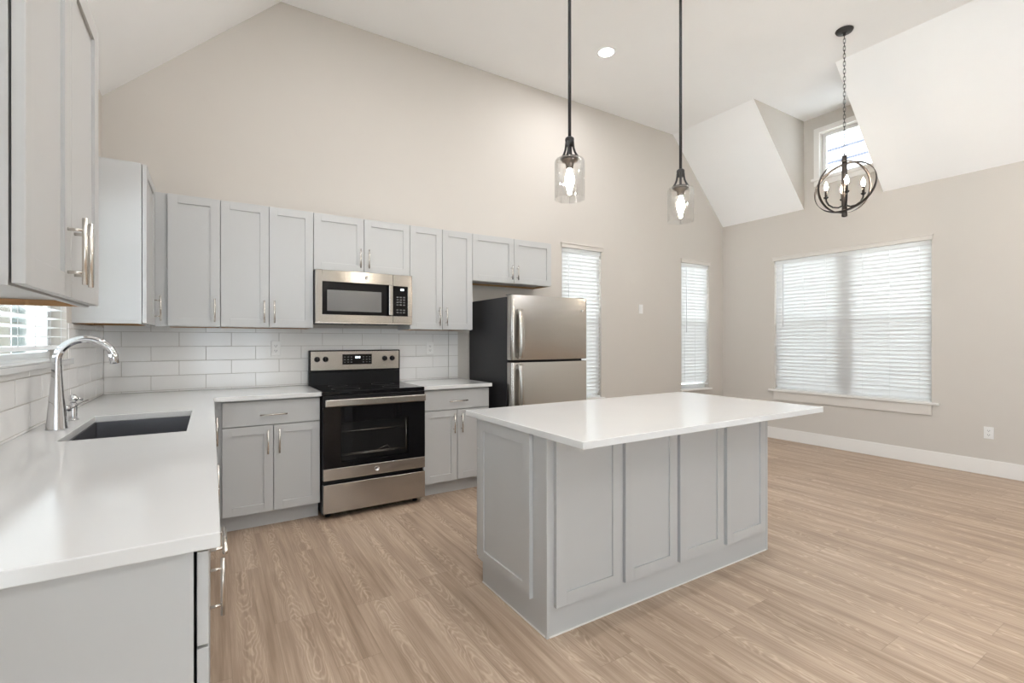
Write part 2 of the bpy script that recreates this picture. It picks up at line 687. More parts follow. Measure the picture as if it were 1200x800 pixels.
def casing(root, F, o, head=.052, over=.012, stool=None, apron=0, name='head_casing'):
    u0, u1, v0, v1 = o
    m = MB()
    m.fbox(F, u0 - over, u1 + over, v1 - .002, v1 + head - .010, .0003, .018)
    m.fbox(F, u0 - over - .008, u1 + over + .008, v1 + head - .010, v1 + head, .0003, .026)
    m.build('head_casing', M['casing'], root, bevel=.0015)
    if stool:
        m = MB()
        m.fbox(F, u0 - stool, u1 + stool, v0 - .022, v0 + .0003, .0003, .035)
        m.fbox(F, u0 + .0006, u1 - .0006, v0 + .0004, v0 + .004, -.06, .0003)
        m.build('window_sill', M['trim'], root, bevel=.003)
    if apron:
        m = MB()
        m.fbox(F, u0 - .004, u1 + .004, v0 - .022 - apron, v0 - .0222, .0003, .016)
        m.build('apron', M['casing'], root, bevel=.0015)


for k, w in enumerate([bpy.data.objects['window_1'], bpy.data.objects['window_2']]):
    casing(w, FB, OPB[k], stool=.035, apron=.0)
casing(wr, FR, OPR, stool=.065, apron=.112)
# left window sill, quartz
m = MB()
m.fbox(FL, OPL[0] - .0, OPL[1] + .0, OPL[2] - .024, OPL[2] - .0003, .0125, .03)
m.fbox(FL, OPL[0] + .001, OPL[1] - .001, OPL[2] + .0003, OPL[2] + .006, -.062, .03)
m.build('window_sill', M['quartz'], wl, bevel=.002)
# dormer casing all round
m = MB()
u0, u1, v0, v1 = OPD
c = .062
m.fbox(FR, u0 - c, u0, v0, v1 + c, .0003, .018)
m.fbox(FR, u1, u1 + c, v0, v1 + c, .0003, .018)
m.fbox(FR, u0, u1, v1, v1 + c, .0003, .018)
m.build('casing', M['trim'], wd, bevel=.0015)
m = MB()
m.fbox(FR, u0 - c - .025, u1 + c + .025, v0 - .03, v0 - .0003, .0003, .04)
m.build('window_sill', M['trim'], wd, bevel=.002)
m = MB()
m.fbox(FR, u0 - c, u1 + c, v0 - .09, v0 - .0302, .0003, .016)
m.build('apron', M['trim'], wd, bevel=.0015)


# ------------------------------------------------------------------ blinds
def blind(label, F, o, tilt, pitch=.0445, bottom=.0, wand_u=None, ladders=(.12, .5, .88), w=-.032, wand_len=.8):
    u0, u1, v0, v1 = o
    u0 += .006
    u1 -= .006
    b = thing('window_blind', label, 'blind', F((u0 + u1) / 2, v0 + bottom, w), 'horizontal slat blinds')
    m = MB()
    m.fbox(F, u0, u1, v1 - .05, v1 - .002, w - .022, w + .024)
    m.build('headrail', M['slat'], b, bevel=.003)
    sl = MB()
    z = v1 - .05 - pitch * .5
    hw = .0315
    c, s = math.cos(tilt), math.sin(tilt)
    zend = v0 + bottom + .02 + pitch * .5
    th = .0028
    while z > zend:
        z_ = z
        # slat cross section in (w,v): slightly crowned
        pts = []
        for t in (-1, -.5, 0, .5, 1):
            pts.append((t * hw, .0035 * (1 - t * t)))
        sec = [(p, q) for p, q in pts] + [(p, q - th) for p, q in reversed(pts)]
        a = [F(u0 + .004, z_ + p * s + q * c, w + p * c - q * s) for p, q in sec]
        sl.prism(a, F.u * (u1 - u0 - .008))
        z -= pitch
    sl.build('slats', M['slat'], b)
    m = MB()
    m.fbox(F, u0 + .003, u1 - .003, v0 + bottom + .002, v0 + bottom + .022, w - .024, w + .024)
    m.build('bottom_rail', M['slat'], b, bevel=.003)
    m = MB()
    for f in ladders:
        u = u0 + (u1 - u0) * f
        for dw in (-.0275, .0275):
            m.tube([F(u, v0 + bottom + .02, w + dw), F(u, v1 - .05, w + dw)], .0011, 5)
    m.build('ladder_cord', M['cord'], b)
    if wand_u is not None:
        m = MB()
        m.tube([F(wand_u, v1 - .055, w + .031), F(wand_u, v1 - .055 - wand_len, w + .033)], .0036, 8)
        m.build('tilt_wand', M['cordblack'], b)
    return b


T = math.radians(66)
blind('white slat blind in the narrow window behind the steel refrigerator', FB, OPB[0], T, wand_u=OPB[0][0] + .10, wand_len=1.0)
blind('white slat blind in the narrow window near the far room corner', FB, OPB[1], T, wand_u=OPB[1][0] + .11, bottom=.045, wand_len=.9)
blind('wide white slat blind on the right wall window', FR, OPR, T, wand_u=OPR[1] - .115, ladders=(.06, .22, .38, .62, .78, .94), wand_len=.82)
blind('half open white slat blind in the window over the sink', FL, OPL, math.radians(1), bottom=.052, ladders=(.05, .25, .42, .6, .78, .93), w=-.030)


# ------------------------------------------------------------------ tiled splashbacks
CZ = 0.9295
UB = 1.3997


def tiles(name, label, F, runs, loc):
    r = thing(name, label, 'backsplash', loc)
    g, t = MB(), MB()
    for (u0, u1, v0, v1, off, flip) in runs:
        g.fbox(F, u0, u1, v0, v1, .0003, .0065)
        TL, TH, jt = .335, .106, .003
        k = 0
        zb = .942 - TH
        row = -1
        while zb < v1:
            a, b = max(zb + jt / 2, v0 + .001), min(zb + TH - jt / 2, v1 - .001)
            if b - a > .004:
                st = off + (TL / 2 if row % 2 == 0 else 0)
                x = st - TL * 30
                while x < u1:
                    c, d = max(x + jt / 2, u0 + .0005), min(x + TL - jt / 2, u1 - .0005)
                    if d - c > .006:
                        e = [rnd.uniform(-.0006, .0006) for _ in range(4)]
                        p = [F(c, a, .0095 + e[0]), F(d, a, .0095 + e[1]), F(d, b, .0095 + e[2]), F(c, b, .0095 + e[3])]
                        q = [F(c, a, .006), F(d, a, .006), F(d, b, .006), F(c, b, .006)]
                        t.add(p + q, [(0, 1, 2, 3), (4, 7, 6, 5), (0, 4, 5, 1), (1, 5, 6, 2), (2, 6, 7, 3), (3, 7, 4, 0)])
                    x += TL
            zb += TH
            row += 1
    g.build('grout', M['grout'], r)
    t.build('tile_courses', M['tile'], r, bevel=.0012)
    return r


tiles('tiled_backsplash', 'white glossy subway tile splashback on the back wall behind the range', FB,
      [(.0105, 2.615, CZ + .0005, UB + .012, .2735 + .167, 0), (2.618, 2.718, CZ + .0005, UB - .002, 2.618, 0)], (1.3, 0, CZ))
tiles('tiled_backsplash', 'white glossy subway tile splashback along the left wall under the sink window', FL,
      [(-3.235, OPL[0], CZ + .0005, UB - .003, -.10, 0), (OPL[0], OPL[1], CZ + .0005, OPL[2] - .0245, -.10, 0), (OPL[1], -.0003, CZ + .0005, UB - .003, -.10, 0)], (0, -1.6, CZ))


# ------------------------------------------------------------------ cabinets
ST = 0.057          # door frame width
DT = 0.020          # door thickness


def shaker(F, u0, u1, v0, v1, parent, name='door', st=ST, m='cab', w=0.0, label=None):
    b = MB()
    b.fbox(F, u0, u0 + st, v0, v1, w, w + DT)
    b.fbox(F, u1 - st, u1, v0, v1, w, w + DT)
    b.fbox(F, u0 + st, u1 - st, v0, v0 + st, w, w + DT)
    b.fbox(F, u0 + st, u1 - st, v1 - st, v1, w, w + DT)
    b.fbox(F, u0 + st - .002, u1 - st + .002, v0 + st - .002, v1 - st + .002, w + .002, w + DT - .008)
    o = b.build(name, M[m], parent, bevel=.0013)
    return o


def slab(F, u0, u1, v0, v1, parent, name='drawer'):
    b = MB()
    b.fbox(F, u0, u1, v0, v1, 0, DT)
    return b.build(name, M['cab'], parent, bevel=.0018)


def handle(F, u, v, L, vert, parent, w=DT):
    b = MB()
    so, r = .032, .0058
    h = L / 2
    d = .32 * L
    if vert:
        b.tube([F(u, v - h, w + so), F(u, v + h, w + so)], r, 12)
        for s in (-d, d):
            b.tube([F(u, v + s, w - .0005), F(u, v + s, w + so)], .0042, 10)
    else:
        b.tube([F(u - h, v, w + so), F(u + h, v, w + so)], r, 12)
        for s in (-d, d):
            b.tube([F(u + s, v, w - .0005), F(u + s, v, w + so)], .0042, 10)
    return b.build('handle', M['nickel'], parent)


GAP = .0022


def wall_cab(label, F, u0, u1, v0, v1, depth, doors, hands, filler=None, loc=None, hl=.165, off=.065):
    """F is the plane of the carcass front; w = -depth is the wall"""
    c = thing('wall_cabinet', label, 'cabinet', loc or F((u0 + u1) / 2, v0, -depth / 2))
    b = MB()
    e = .0006
    lip = .018
    b.fbox(F, u0 + e, u1 - e, v0 + lip, v1, -depth, -.004)
    b.fbox(F, u0 + e, u1 - e, v0, v0 + lip, -.022, -.004)
    b.fbox(F, u0 + e, u0 + .0045, v0, v0 + lip, -depth, -.022)
    b.fbox(F, u1 - .0045, u1 - e, v0, v0 + lip, -depth, -.022)
    if filler:
        b.fbox(F, filler[0], filler[1], v0, v1, -.022, -.004)
    b.build('cabinet_box', M['cab'], c, bevel=.0008)
    b = MB()
    b.fbox(F, u0 + .0047, u0 + .017, v0 + .0005, v0 + lip - .0005, -depth, -.0225)
    b.fbox(F, u1 - .017, u1 - .0047, v0 + .0005, v0 + lip - .0005, -depth, -.0225)
    b.fbox(F, u0 + .017, u1 - .017, v0 + .0005, v0 + lip - .0005, -depth, -depth + .016)
    b.build('raw_wood_rim', M['raw'], c)
    n = doors
    wd_ = (u1 - u0) / n
    for i in range(n):
        a, d = u0 + i * wd_ + GAP, u0 + (i + 1) * wd_ - GAP
        do = shaker(F, a, d, v0 + .004, v1 - .004, c)
        side = hands[i]
        if side:
            u = (d - .032) if side == 'r' else (a + .032)
            handle(F, u, v0 + .035 + hl / 2, hl, True, do)
    return c


U = [.3882, .6976, 1.0134, 1.3206, 1.7152, 2.1058, 2.4121, 2.7182, 3.6368]
UT = 2.3097
FU = faceY(-.3057)
UD = .3055
wall_cab('grey single door wall cabinet in the back corner left of the double one', FU, U[0], U[1], UB, UT, UD, 1, ['r'], filler=(.312, U[0] + .0004))
wall_cab('tall grey double door wall cabinet left of the microwave', FU, U[1], U[3], UB, UT, UD, 2, ['r', 'l'])
wall_cab('short grey double door wall cabinet directly above the microwave', FU, U[3], U[5], 1.862, UT, UD, 2, ['r', 'l'], hl=.155)
wall_cab('tall grey double door wall cabinet right of the microwave', FU, U[5], U[7], UB, UT, UD, 2, ['r', 'l'])
wall_cab('short grey double door wall cabinet above the refrigerator', FU, U[7], U[8], 1.864, UT, UD, 2, ['r', 'l'], hl=.14)
FUL = faceX(.3055)
wall_cab('pale grey corner wall cabinet on the left wall beside the sink window', FUL, -.857, -.365, UB, 2.325, .3053, 1, ['r'])
FUN = faceX(.325)
wall_cab('large grey double door wall cabinet nearest the viewer over the counter', FUN, -3.076, -2.377, 1.405, 2.27, .3248, 2, ['r', 'l'])

BD = .62
TK = .1143


def base_cab(label, F, u0, u1, depth, parts, toe=.065, top=None, end=None):
    """parts: list of (kind, u0, u1, v0, v1, handle)"""
    top = top or CZ - .0305
    c = thing('base_cabinet', label, 'cabinet', F((u0 + u1) / 2, 0, -depth / 2))
    b = MB()
    e = .0006
    b.fbox(F, u0 + e, u1 - e, TK, top, -depth, -.005)
    b.fbox(F, u0 + e, u1 - e, .0004, TK + .001, -depth, -toe)
    if end:
        b.fbox(F, end[0], end[1], .0004, top, -depth, -.005)
    b.build('cabinet_box', M['cab'], c, bevel=.0008)
    for k, a, d, p, q, hd in parts:
        if k == 'drawer':
            o = slab(F, a, d, p, q, c)
            if hd:
                handle(F, (a + d) / 2, (p + q) / 2 - .012, .17, False, o)
        else:
            o = shaker(F, a, d, p, q, c)
            if hd:
                handle(F, (d - .034) if hd == 'r' else (a + .034), q - .028 - .0825, .165, True, o)
    return c


FBA = faceY(-.5985)
E0, E1 = .7031, 1.3165
mid = (E0 + E1) / 2
ZD = .722
base_cab('grey base cabinet with one drawer and two doors left of the range', FBA, E0 - .042, E1, .5982,
         [('drawer', E0, E1 - GAP, ZD, .888, True), ('door', E0, mid - GAP, .122, ZD - .006, 'r'), ('door', mid + GAP, E1 - GAP, .122, ZD - .006, 'l')])
C0, C1 = 2.1125, 2.73
mid = (C0 + C1) / 2 - .0
base_cab('grey base cabinet with one drawer and two doors between range and refrigerator', FBA, C0, C1, .5982,
         [('drawer', C0 + GAP, C1 - GAP, ZD, .888, True), ('door', C0 + GAP, mid - GAP, .122, ZD - .006, 'r'), ('door', mid + GAP, C1 - GAP, .122, ZD - .006, 'l')])
FBL = faceX(.619)
base_cab('grey base cabinet with drawer and door at the near end of the left counter', FBL, -3.222, -2.672, .6187,
         [('drawer', -3.217, -2.675, .705, .888, False), ('door', -3.217, -2.675, .122, .699, 'r')], end=(-3.2225, -3.2045))
nc = [o for o in bpy.data.objects if o.name.startswith('base_cabinet')][-1]
dr = [o for o in nc.children if o.name.startswith('drawer')][0]
handle(FBL, -2.925, .80, .17, False, dr)
base_cab('grey two door base cabinet with drawer under the left counter before the sink', FBL, -2.6715, -2.062, .6187,
         [('drawer', -2.669, -2.064, ZD, .888, False), ('door', -2.669, -2.3685, .122, ZD - .006, None), ('door', -2.364, -2.064, .122, ZD - .006, None)])
base_cab('grey two door sink base cabinet under the left counter', FBL, -2.0615, -1.13, .6187,
         [('drawer', -2.059, -1.132, ZD, .888, False), ('door', -2.059, -1.598, .122, ZD - .006, 'r'), ('door', -1.594, -1.132, .122, ZD - .006, 'l')], top=.70)
base_cab('grey corner filler cabinet in the inner corner of the counter', FBL, -1.1295, -.0005, .6187,
         [('door', -1.127, -.72, .122, .888, 'l')])

# worktops -----------------------------------------------------------
CX, CY, CE_ = .6583, -.6551, -3.2433
SX0, SX1, SY0, SY1 = .158, .555, -1.945, -1.238      # sink cut-out
TT = .030


def slab_grid(xs, ys, inside, z0, z1):
    """watertight slab over the grid cells for which inside(i, j)"""
    m = MB()
    nx, ny = len(xs), len(ys)
    cell = lambda i, j: 0 <= i < nx - 1 and 0 <= j < ny - 1 and inside((xs[i] + xs[i + 1]) / 2, (ys[j] + ys[j + 1]) / 2)
    for i in range(nx - 1):
        for j in range(ny - 1):
            if not cell(i, j):
                continue
            a, b, c, d = xs[i], xs[i + 1], ys[j], ys[j + 1]
            m.add([(a, c, z1), (b, c, z1), (b, d, z1), (a, d, z1)], [(0, 1, 2, 3)])
            m.add([(a, c, z0), (a, d, z0), (b, d, z0), (b, c, z0)], [(0, 1, 2, 3)])
            for ok, p, q in ((cell(i - 1, j), (a, d), (a, c)), (cell(i + 1, j), (b, c), (b, d)), (cell(i, j - 1), (a, c), (b, c)), (cell(i, j + 1), (b, d), (a, d))):
                if not ok:
                    m.add([(*p, z0), (*q, z0), (*q, z1), (*p, z1)], [(0, 1, 2, 3)])
    return m


E_ = .0004
m = slab_grid([E_, SX0, SX1, CX, 1.3195], [CE_, SY0, SY1, CY, -E_],
              lambda x, y: (x < CX or y > CY) and not (SX0 < x < SX1 and SY0 < y < SY1), CZ - TT, CZ)
tag(m.build('worktop', M['quartz'], bevel=.0025), 'white quartz L shaped worktop holding the sink along left and back walls', 'countertop')
m = MB()
m.box(2.1085, 2.7418, CY, -E_, CZ - TT, CZ)
tag(m.build('worktop', M['quartz'], bevel=.0025), 'short white quartz worktop between the range and the refrigerator', 'countertop')

# sink ---------------------------------------------------------------
sk = thing('kitchen_sink', 'rectangular dark steel undermount sink set in the left worktop', 'sink', ((SX0 + SX1) / 2, (SY0 + SY1) / 2, .715))
m = MB()
z1, z0 = CZ - TT - .0006, .715
t = .002
a, b, c, d = SX0 + .004, SX1 - .004, SY0 + .004, SY1 - .004
m.box(a - t - .008, a, c - .01, d + .01, z0, z1)
m.box(b, b + t + .008, c - .01, d + .01, z0, z1)
m.box(a, b, c - .01, c, z0, z1)
m.box(a, b, d, d + .01, z0, z1)
m.box(a, b, c, d, z0 - .004, z0 + .002)
m.build('basin', M['steel_dark'], sk, bevel=.002)
m = MB()
m.lathe([(0, .003), (.03, .003), (.045, .006), (.05, .006), (.052, .0022)], ((a + b) / 2, (c + d) / 2, z0), 28)
m.build('drain', M['chrome'], sk)

# faucet ---------------------------------------------------------------
fx, fy = .095, -1.622
fa = thing('kitchen_faucet', 'tall chrome gooseneck faucet behind the sink', 'faucet', (fx, fy, CZ))
m = MB()
m.lathe([(0, .0006), (.036, .0006), (.0365, .004), (.0355, .008), (.0325, .05), (.0280, .10), (.0225, .16), (.0185, .22), (.0166, .262), (.0158, .280)], (fx, fy, CZ), 32)
m.build('tapered_body', M['chrome'], fa)
m = MB()
R = .093
zc = CZ + .245 + .045
pts = [(fx, fy, CZ + .235), (fx, fy, zc - .01)]
for i in range(0, 25):
    a_ = PI - (PI * 0.965) * i / 24
    pts.append((fx + R + R * math.cos(a_), fy, zc + R * .95 * math.sin(a_)))
pts.append((pts[-1][0] + .001, fy, pts[-1][2] - .014))
rr = [.0158] * len(pts)
m.tube(pts, rr, 18)
m.build('spout', M['chrome'], fa)
m = MB()
p1, p0 = Vector(pts[-1]), Vector(pts[-3])
dv = (p1 - p0).normalized()
m.tube([p1 - dv * .03, p1 - dv * .028, p1 + dv * .012, p1 + dv * .014], [.0160, .0174, .0174, .0150], 18)
m.build('spray_head', M['chrome'], fa)
m = MB()
hz = CZ + .082
m.tube([(fx + .022, fy + .016, hz), (fx + .030, fy + .042, hz)], [.0135, .0135], 14)
m.tube([(fx + .029, fy + .040, hz + .001), (fx + .045, fy + .09, hz + .007), (fx + .070, fy + .17, hz + .019)], [.0075, .0058, .0048], 12)
m.build('lever', M['chrome'], fa)

sx_, sy_ = .093, -1.335
so = thing('soap_dispenser', 'small chrome soap dispenser on the worktop behind the faucet', 'soap dispenser', (sx_, sy_, CZ))
m = MB()
m.lathe([(0, .0006), (.022, .0006), (.022, .005), (.016, .007), (.0155, .012), (.0165, .075), (.0150, .082), (0, .082)], (sx_, sy_, CZ), 24)
m.build('body', M['chrome'], so)
m = MB()
m.lathe([(.010, .080), (.010, .086), (.0205, .092), (.0225, .102), (.019, .113), (.010, .119), (0, .120)], (sx_, sy_, CZ), 24)
m.tube([(sx_ + .01, sy_, CZ + .100), (sx_ + .034, sy_ + .006, CZ + .094)], [.008, .006], 10)
m.build('pump_head', M['chrome'], so)

# ------------------------------------------------------------------ range
R0, R1 = 1.3255, 2.1005
RF = -.640
rg = thing('electric_range', 'freestanding stainless and black electric range between the base cabinets', 'range', ((R0 + R1) / 2, -.34, 0))
m = MB()
m.box(R0, R1, RF, -.03, .03, .900)
m.box(R0, R1, -.075, -.030, .900, 1.05)
m.build('body', M['black'], rg, bevel=.003)
for x in (R0 + .05, R1 - .05):
    for y in (RF + .05, -.08):
        m = MB()
        m.lathe([(0, .0004), (.02, .0004), (.02, .012), (.012, .014), (.012, .031), (0, .031)], (x, y, 0), 16)
        m.build('levelling_foot', M['black'], rg)
m = MB()
m.box(R0 - .002, R1 + .002, -.672, -.076, .9005, .9305)
co = m.build('cooktop', M['blackgloss'], rg, bevel=.005, seg=3)
for x, y, r in ((R0 + .20, -.50, .105), (R1 - .20, -.50, .085), (R0 + .20, -.22, .075), (R1 - .20, -.22, .095)):
    m = MB()
    m.lathe([(r - .002, .0001), (r - .002, .0004), (r, .0004), (r, .0001)], (x, y, .9305), 40)
    m.build('burner_ring', M['legend'], co)
# oven door
FRG = faceY(RF)
dr = MB()
wu0, wu1, wv0, wv1 = 1.450, 1.962, .412, .700
dr.fbox(FRG, R0, wu0, .372, .816, .002, .046)
dr.fbox(FRG, wu1, R1, .372, .816, .002, .046)
dr.fbox(FRG, wu0, wu1, .372, wv0, .002, .046)
dr.fbox(FRG, wu0, wu1, wv1, .816, .002, .046)
door = dr.build('oven_door', M['blackgloss'], rg, bevel=.001)
m = MB()
m.fbox(FRG, wu0, wu1, wv0, wv1, .038, .043)
m.build('oven_window', M['ovenpane'], door)
m = MB()
m.fbox(FRG, wu0, wu1, wv0, wv1, .002, .004)
m.build('oven_cavity', mat('oven_enamel', (.012, .012, .013), .5, spec=.2), door)
m = MB()
for z in (.452, .462, .628):
    m.tube([FRG(wu0 + .005, z, .016), FRG(wu1 - .02, z, .016)], .0028, 8)
for i in range(18):
    x = wu0 + .02 + i * .027
    m.tube([FRG(x, .455, .010), FRG(x, .457, .030)], .0016, 6)
m.tube([FRG(wu1 - .012, wv0 + .004, .030), FRG(wu1 - .012, wv1 - .006, .030)], .0042, 8)
m.tube([FRG(1.71, .462, .02), FRG(1.80, .495, .02), FRG(1.83, .462, .02)], .0024, 6)
m.build('oven_rack', M['nickel'], door)
m = MB()
m.fbox(FRG, R0, R1, .286, .3715, .002, .047)
m.build('door_trim', M['steel'], door, bevel=.003)
m = MB()
m.fbox(FRG, R0 + .008, R1 - .004, .8225, .876, .058, .082)
m.fbox(FRG, R0 + .02, R0 + .05, .83, .87, .044, .060)
m.fbox(FRG, R1 - .05, R1 - .02, .83, .87, .044, .060)
m.build('oven_handle', M['steel'], door, bevel=.008, seg=3)
m = MB()
m.fbox(FRG, R0, R1, .8165, .8995, .002, .040)
m.build('vent_strip', M['black'], rg, bevel=.002)


def badge(F, u, v, w, r, parent):
    """round silver emblem with a flowing monogram"""
    m = MB()
    c = F(u, v, w)
    m.lathe([(0, 0), (r, 0), (r, .0012), (r * .86, .0016), (r * .84, .0008), (0, .0008)], c, 28, axis=F.n)
    o = m.build('badge', M['badge'], parent)
    s = MB()
    q = r * .5
    for sgn in (-1, 1):
        pts = []
        for i in range(13):
            a_ = 2 * PI * i / 12 * .8 + .6
            pts.append(F(u + sgn * q * .42 + q * .42 * math.cos(a_), v + q * .9 * math.sin(a_), w + .0013))
        s.tube(pts, r * .055, 5)
    s.build('monogram', M['legend'], o)
    return o


badge(FRG, (R0 + R1) / 2, .330, .047, .019, door)
m = MB()
m.fbox(FRG, R0, R1, .048, .256, .002, .047)
m.build('storage_drawer', M['steel'], rg, bevel=.003)
# backguard
BG0, BG1 = 1.050, 1.222
FBG = faceY(-.076)
m = MB()
m.fbox(FBG, R0 + .001, R1 - .001, BG0 - .012, BG1, -.046, .012)
bgd = m.build('backguard', M['black'], rg, bevel=.008, seg=3)
m = MB()
m.fbox(FBG, R0 + .013, R1 - .013, BG0 + .004, BG1 - .010, .0105, .0145)
m.build('control_fascia', M['steel'], bgd, bevel=.001)
for u in (1.388, 1.455, 1.957, 2.025):
    m = MB()
    c = FBG(u, 1.146, .0146)
    m.lathe([(0, 0), (.0225, 0), (.0225, .004), (.0195, .006), (.018, .020), (.0165, .022), (0, .022)], c, 24, axis=FBG.n)
    k = m.build('knob', M['black'], bgd)
    m = MB()
    m.fbox(FBG, u - .004, u + .004, 1.128, 1.164, .034, .046)
    m.build('knob_grip', M['black'], k, bevel=.002)
m = MB()
m.fbox(FBG, 1.592, 1.842, 1.098, 1.186, .0142, .0158)
dp = m.build('display_panel', M['blackgloss'], bgd, bevel=.006, seg=3)
m = MB()
for du, w_ in ((0, .008), (.014, .008), (.026, .003), (.033, .008)):
    m.fbox(FBG, 1.700 + du, 1.700 + du + w_, 1.150, 1.168, .0159, .0162)
m.build('clock_digits', M['digits'], dp)
for u in (1.612, 1.640, 1.668, 1.770, 1.798, 1.824):
    for v in (1.118, 1.140, 1.162):
        m = MB()
        m.fbox(FBG, u - .008, u + .006, v - .0035, v + .0035, .0159, .0161)
        m.build('touch_key', M['legend'], dp)

# ------------------------------------------------------------------ microwave
MF = -.360
FM = faceY(MF)
m0, m1, mz0, mz1 = 1.3235, 2.1025, 1.440, 1.856
mw = thing('microwave', 'over the range stainless microwave under the short cabinet', 'microwave', ((m0 + m1) / 2, -.18, mz0))
m = MB()
m.box(m0, m1, MF, -.012, mz0, mz1)
m.build('case', M['charcoal'], mw, bevel=.003)
md = MB()
du1 = 1.934
md.fbox(FM, m0 + .001, 1.372, mz0 + .012, mz1, .001, .031)
md.fbox(FM, 1.372, du1, 1.766, mz1, .001, .031)
md.fbox(FM, 1.372, du1, mz0 + .012, 1.508, .001, .031)
mdo = md.build('door', M['steel'], mw, bevel=.002)
m = MB()
m.fbox(FM, 1.372, du1, 1.508, 1.766, .001, .029)
m.build('door_glass', M['blackgloss'], mdo, bevel=.001)
m = MB()
m.fbox(FM, 1.410, 1.838, 1.536, 1.702, .0285, .0298)
m.build('window', M['mwpane'], mdo, bevel=.004)
m = MB()
m.fbox(FM, 1.892, 1.926, 1.512, 1.762, .050, .066)
m.fbox(FM, 1.897, 1.921, 1.516, 1.540, .028, .052)
m.fbox(FM, 1.897, 1.921, 1.734, 1.758, .028, .052)
m.build('handle', M['steel'], mdo, bevel=.006, seg=3)
badge(FM, 1.716, 1.812, .031, .017, mdo)
m = MB()
m.fbox(FM, du1 + .002, m1 - .001, 1.762, mz1, .001, .031)
m.fbox(FM, 2.064, m1 - .001, 1.508, 1.762, .001, .031)
m.fbox(FM, du1 + .002, m1 - .001, mz0 + .012, 1.508, .001, .031)
cp = m.build('control_surround', M['steel'], mw, bevel=.002)
m = MB()
m.fbox(FM, du1 + .002, 2.064, 1.508, 1.762, .001, .029)
kp = m.build('control_panel', M['blackgloss'], mw, bevel=.001)
m = MB()
m.fbox(FM, 2.000, 2.030, 1.724, 1.740, .0291, .0294)
m.build('clock_digits', M['digits'], kp)
for r_ in range(7):
    if r_ in (2,):
        continue
    for c_ in range(3):
        m = MB()
        m.fbox(FM, 1.966 + c_ * .028, 1.984 + c_ * .028, 1.534 + r_ * .0215, 1.544 + r_ * .0215, .0291, .0294)
        m.build('touch_key', M['legend'], kp)
m = MB()
m.box(m0 + .28, m0 + .58, MF + .03, -.10, mz0 - .006, mz0 - .0004)
m.build('vent_grille', M['black'], mw)
m = MB()
m.fbox(FM, m0 + .001, m1 - .001, mz0, mz0 + .011, .001, .022)
m.build('lower_vent_strip', M['nickel'], mw)

# ------------------------------------------------------------------ refrigerator
f0, f1 = 2.835, 3.688
fz = 1.700
fr = thing('refrigerator', 'stainless top freezer refrigerator standing right of the short counter', 'refrigerator', ((f0 + f1) / 2, -.4, 0))
m = MB()
m.box(f0, f1, -.745, -.03, .02, fz - .012)
m.build('case', M['charcoal'], fr, bevel=.006)
for x in (f0 + .06, f1 - .06):
    for y in (-.70, -.08):
        m = MB()
        m.lathe([(0, .0004), (.025, .0004), (.025, .021), (0, .021)], (x, y, 0), 16)
        m.build('foot', M['black'], fr)
m = MB()
m.box(f0 + .01, f1 - .01, -.752, -.744, .045, fz - .02)
m.build('gasket', M['black'], fr)


def rounded_door(name, z0, z1):
    m = MB()
    r = .028
    y0, y1 = -.752, -.832
    sec = [(f0, y0)]
    for i in range(9):
        a_ = PI + PI / 2 * i / 8
        sec.append((f0 + r + r * math.cos(a_), y1 + r + r * math.sin(a_)))
    n_ = 12
    for i in range(1, n_):
        t_ = i / n_
        sec.append((f0 + r + (f1 - f0 - 2 * r) * t_, y1 - .010 * math.sin(PI * t_)))
    for i in range(9):
        a_ = 1.5 * PI + PI / 2 * i / 8
        sec.append((f1 - r + r * math.cos(a_), y1 + r + r * math.sin(a_)))
    sec.append((f1, y0))
    k = len(sec)
    m.prism([(x, y, z0) for x, y in sec], (0, 0, z1 - z0))
    for i in range(len(m.f)):
        m.sm[i] = len(m.f[i]) == 4
    o = m.build(name, M['steel'], fr, bevel=.003)
    o.modifiers['bevel'].angle_limit = math.radians(60)
    return o


fd = rounded_door('freezer_door', 1.132, fz)
rd = rounded_door('refrigerator_door', .075, 1.112)


def fridge_handle(z0, z1, parent, flip):
    m = MB()
    x0, x1 = f0 + .048, f0 + .098
    n_ = 14
    for side in (0,):
        A, B = [], []
        for i in range(n_ + 1):
            t_ = i / n_
            z = z0 + (z1 - z0) * t_
            s_ = t_ if not flip else 1 - t_
            bow = .030 + .028 * math.sin(PI * min(1, max(0, s_)) ** .8)
            yc = -.838 - bow
            w_ = .0
            A.append([(x0, yc + .012, z), (x0 + .008, yc, z), (x1 - .008, yc - .002, z), (x1, yc + .010, z), (x1 - .006, yc + .022, z), (x0 + .006, yc + .022, z)])
        vs = [p for r_ in A for p in r_]
        k = 6
        fs = []
        for i in range(n_):
            for j in range(k):
                l = (j + 1) % k
                fs.append((i * k + j, i * k + l, (i + 1) * k + l, (i + 1) * k + j))
        fs += [tuple(range(k)), tuple(n_ * k + j for j in range(k - 1, -1, -1))]
        m.add(vs, fs, True)
    for z in (z0, z1):
        a_, b_ = (z, z + .045) if z == z0 else (z - .045, z)
        m.box(x0 + .006, x1 - .006, -.872, -.835, a_, b_)
    o = m.build('handle', M['steel'], parent, bevel=.003)
    o.modifiers['bevel'].angle_limit = math.radians(60)


fridge_handle(1.145, 1.575, fd, False)
fridge_handle(.55, 1.100, rd, True)
m = MB()
m.box(f1 - .09, f1 - .02, -.80, -.70, fz + .0005, fz + .010)
m.box(f0 + .005, f0 + .06, -.80, -.72, fz + .0005, fz + .006)
m.build('hinge_cover', M['charcoal'], fr, bevel=.003)
badge(faceY(-.8405), 3.615, 1.585, -.0035, .013, fd)

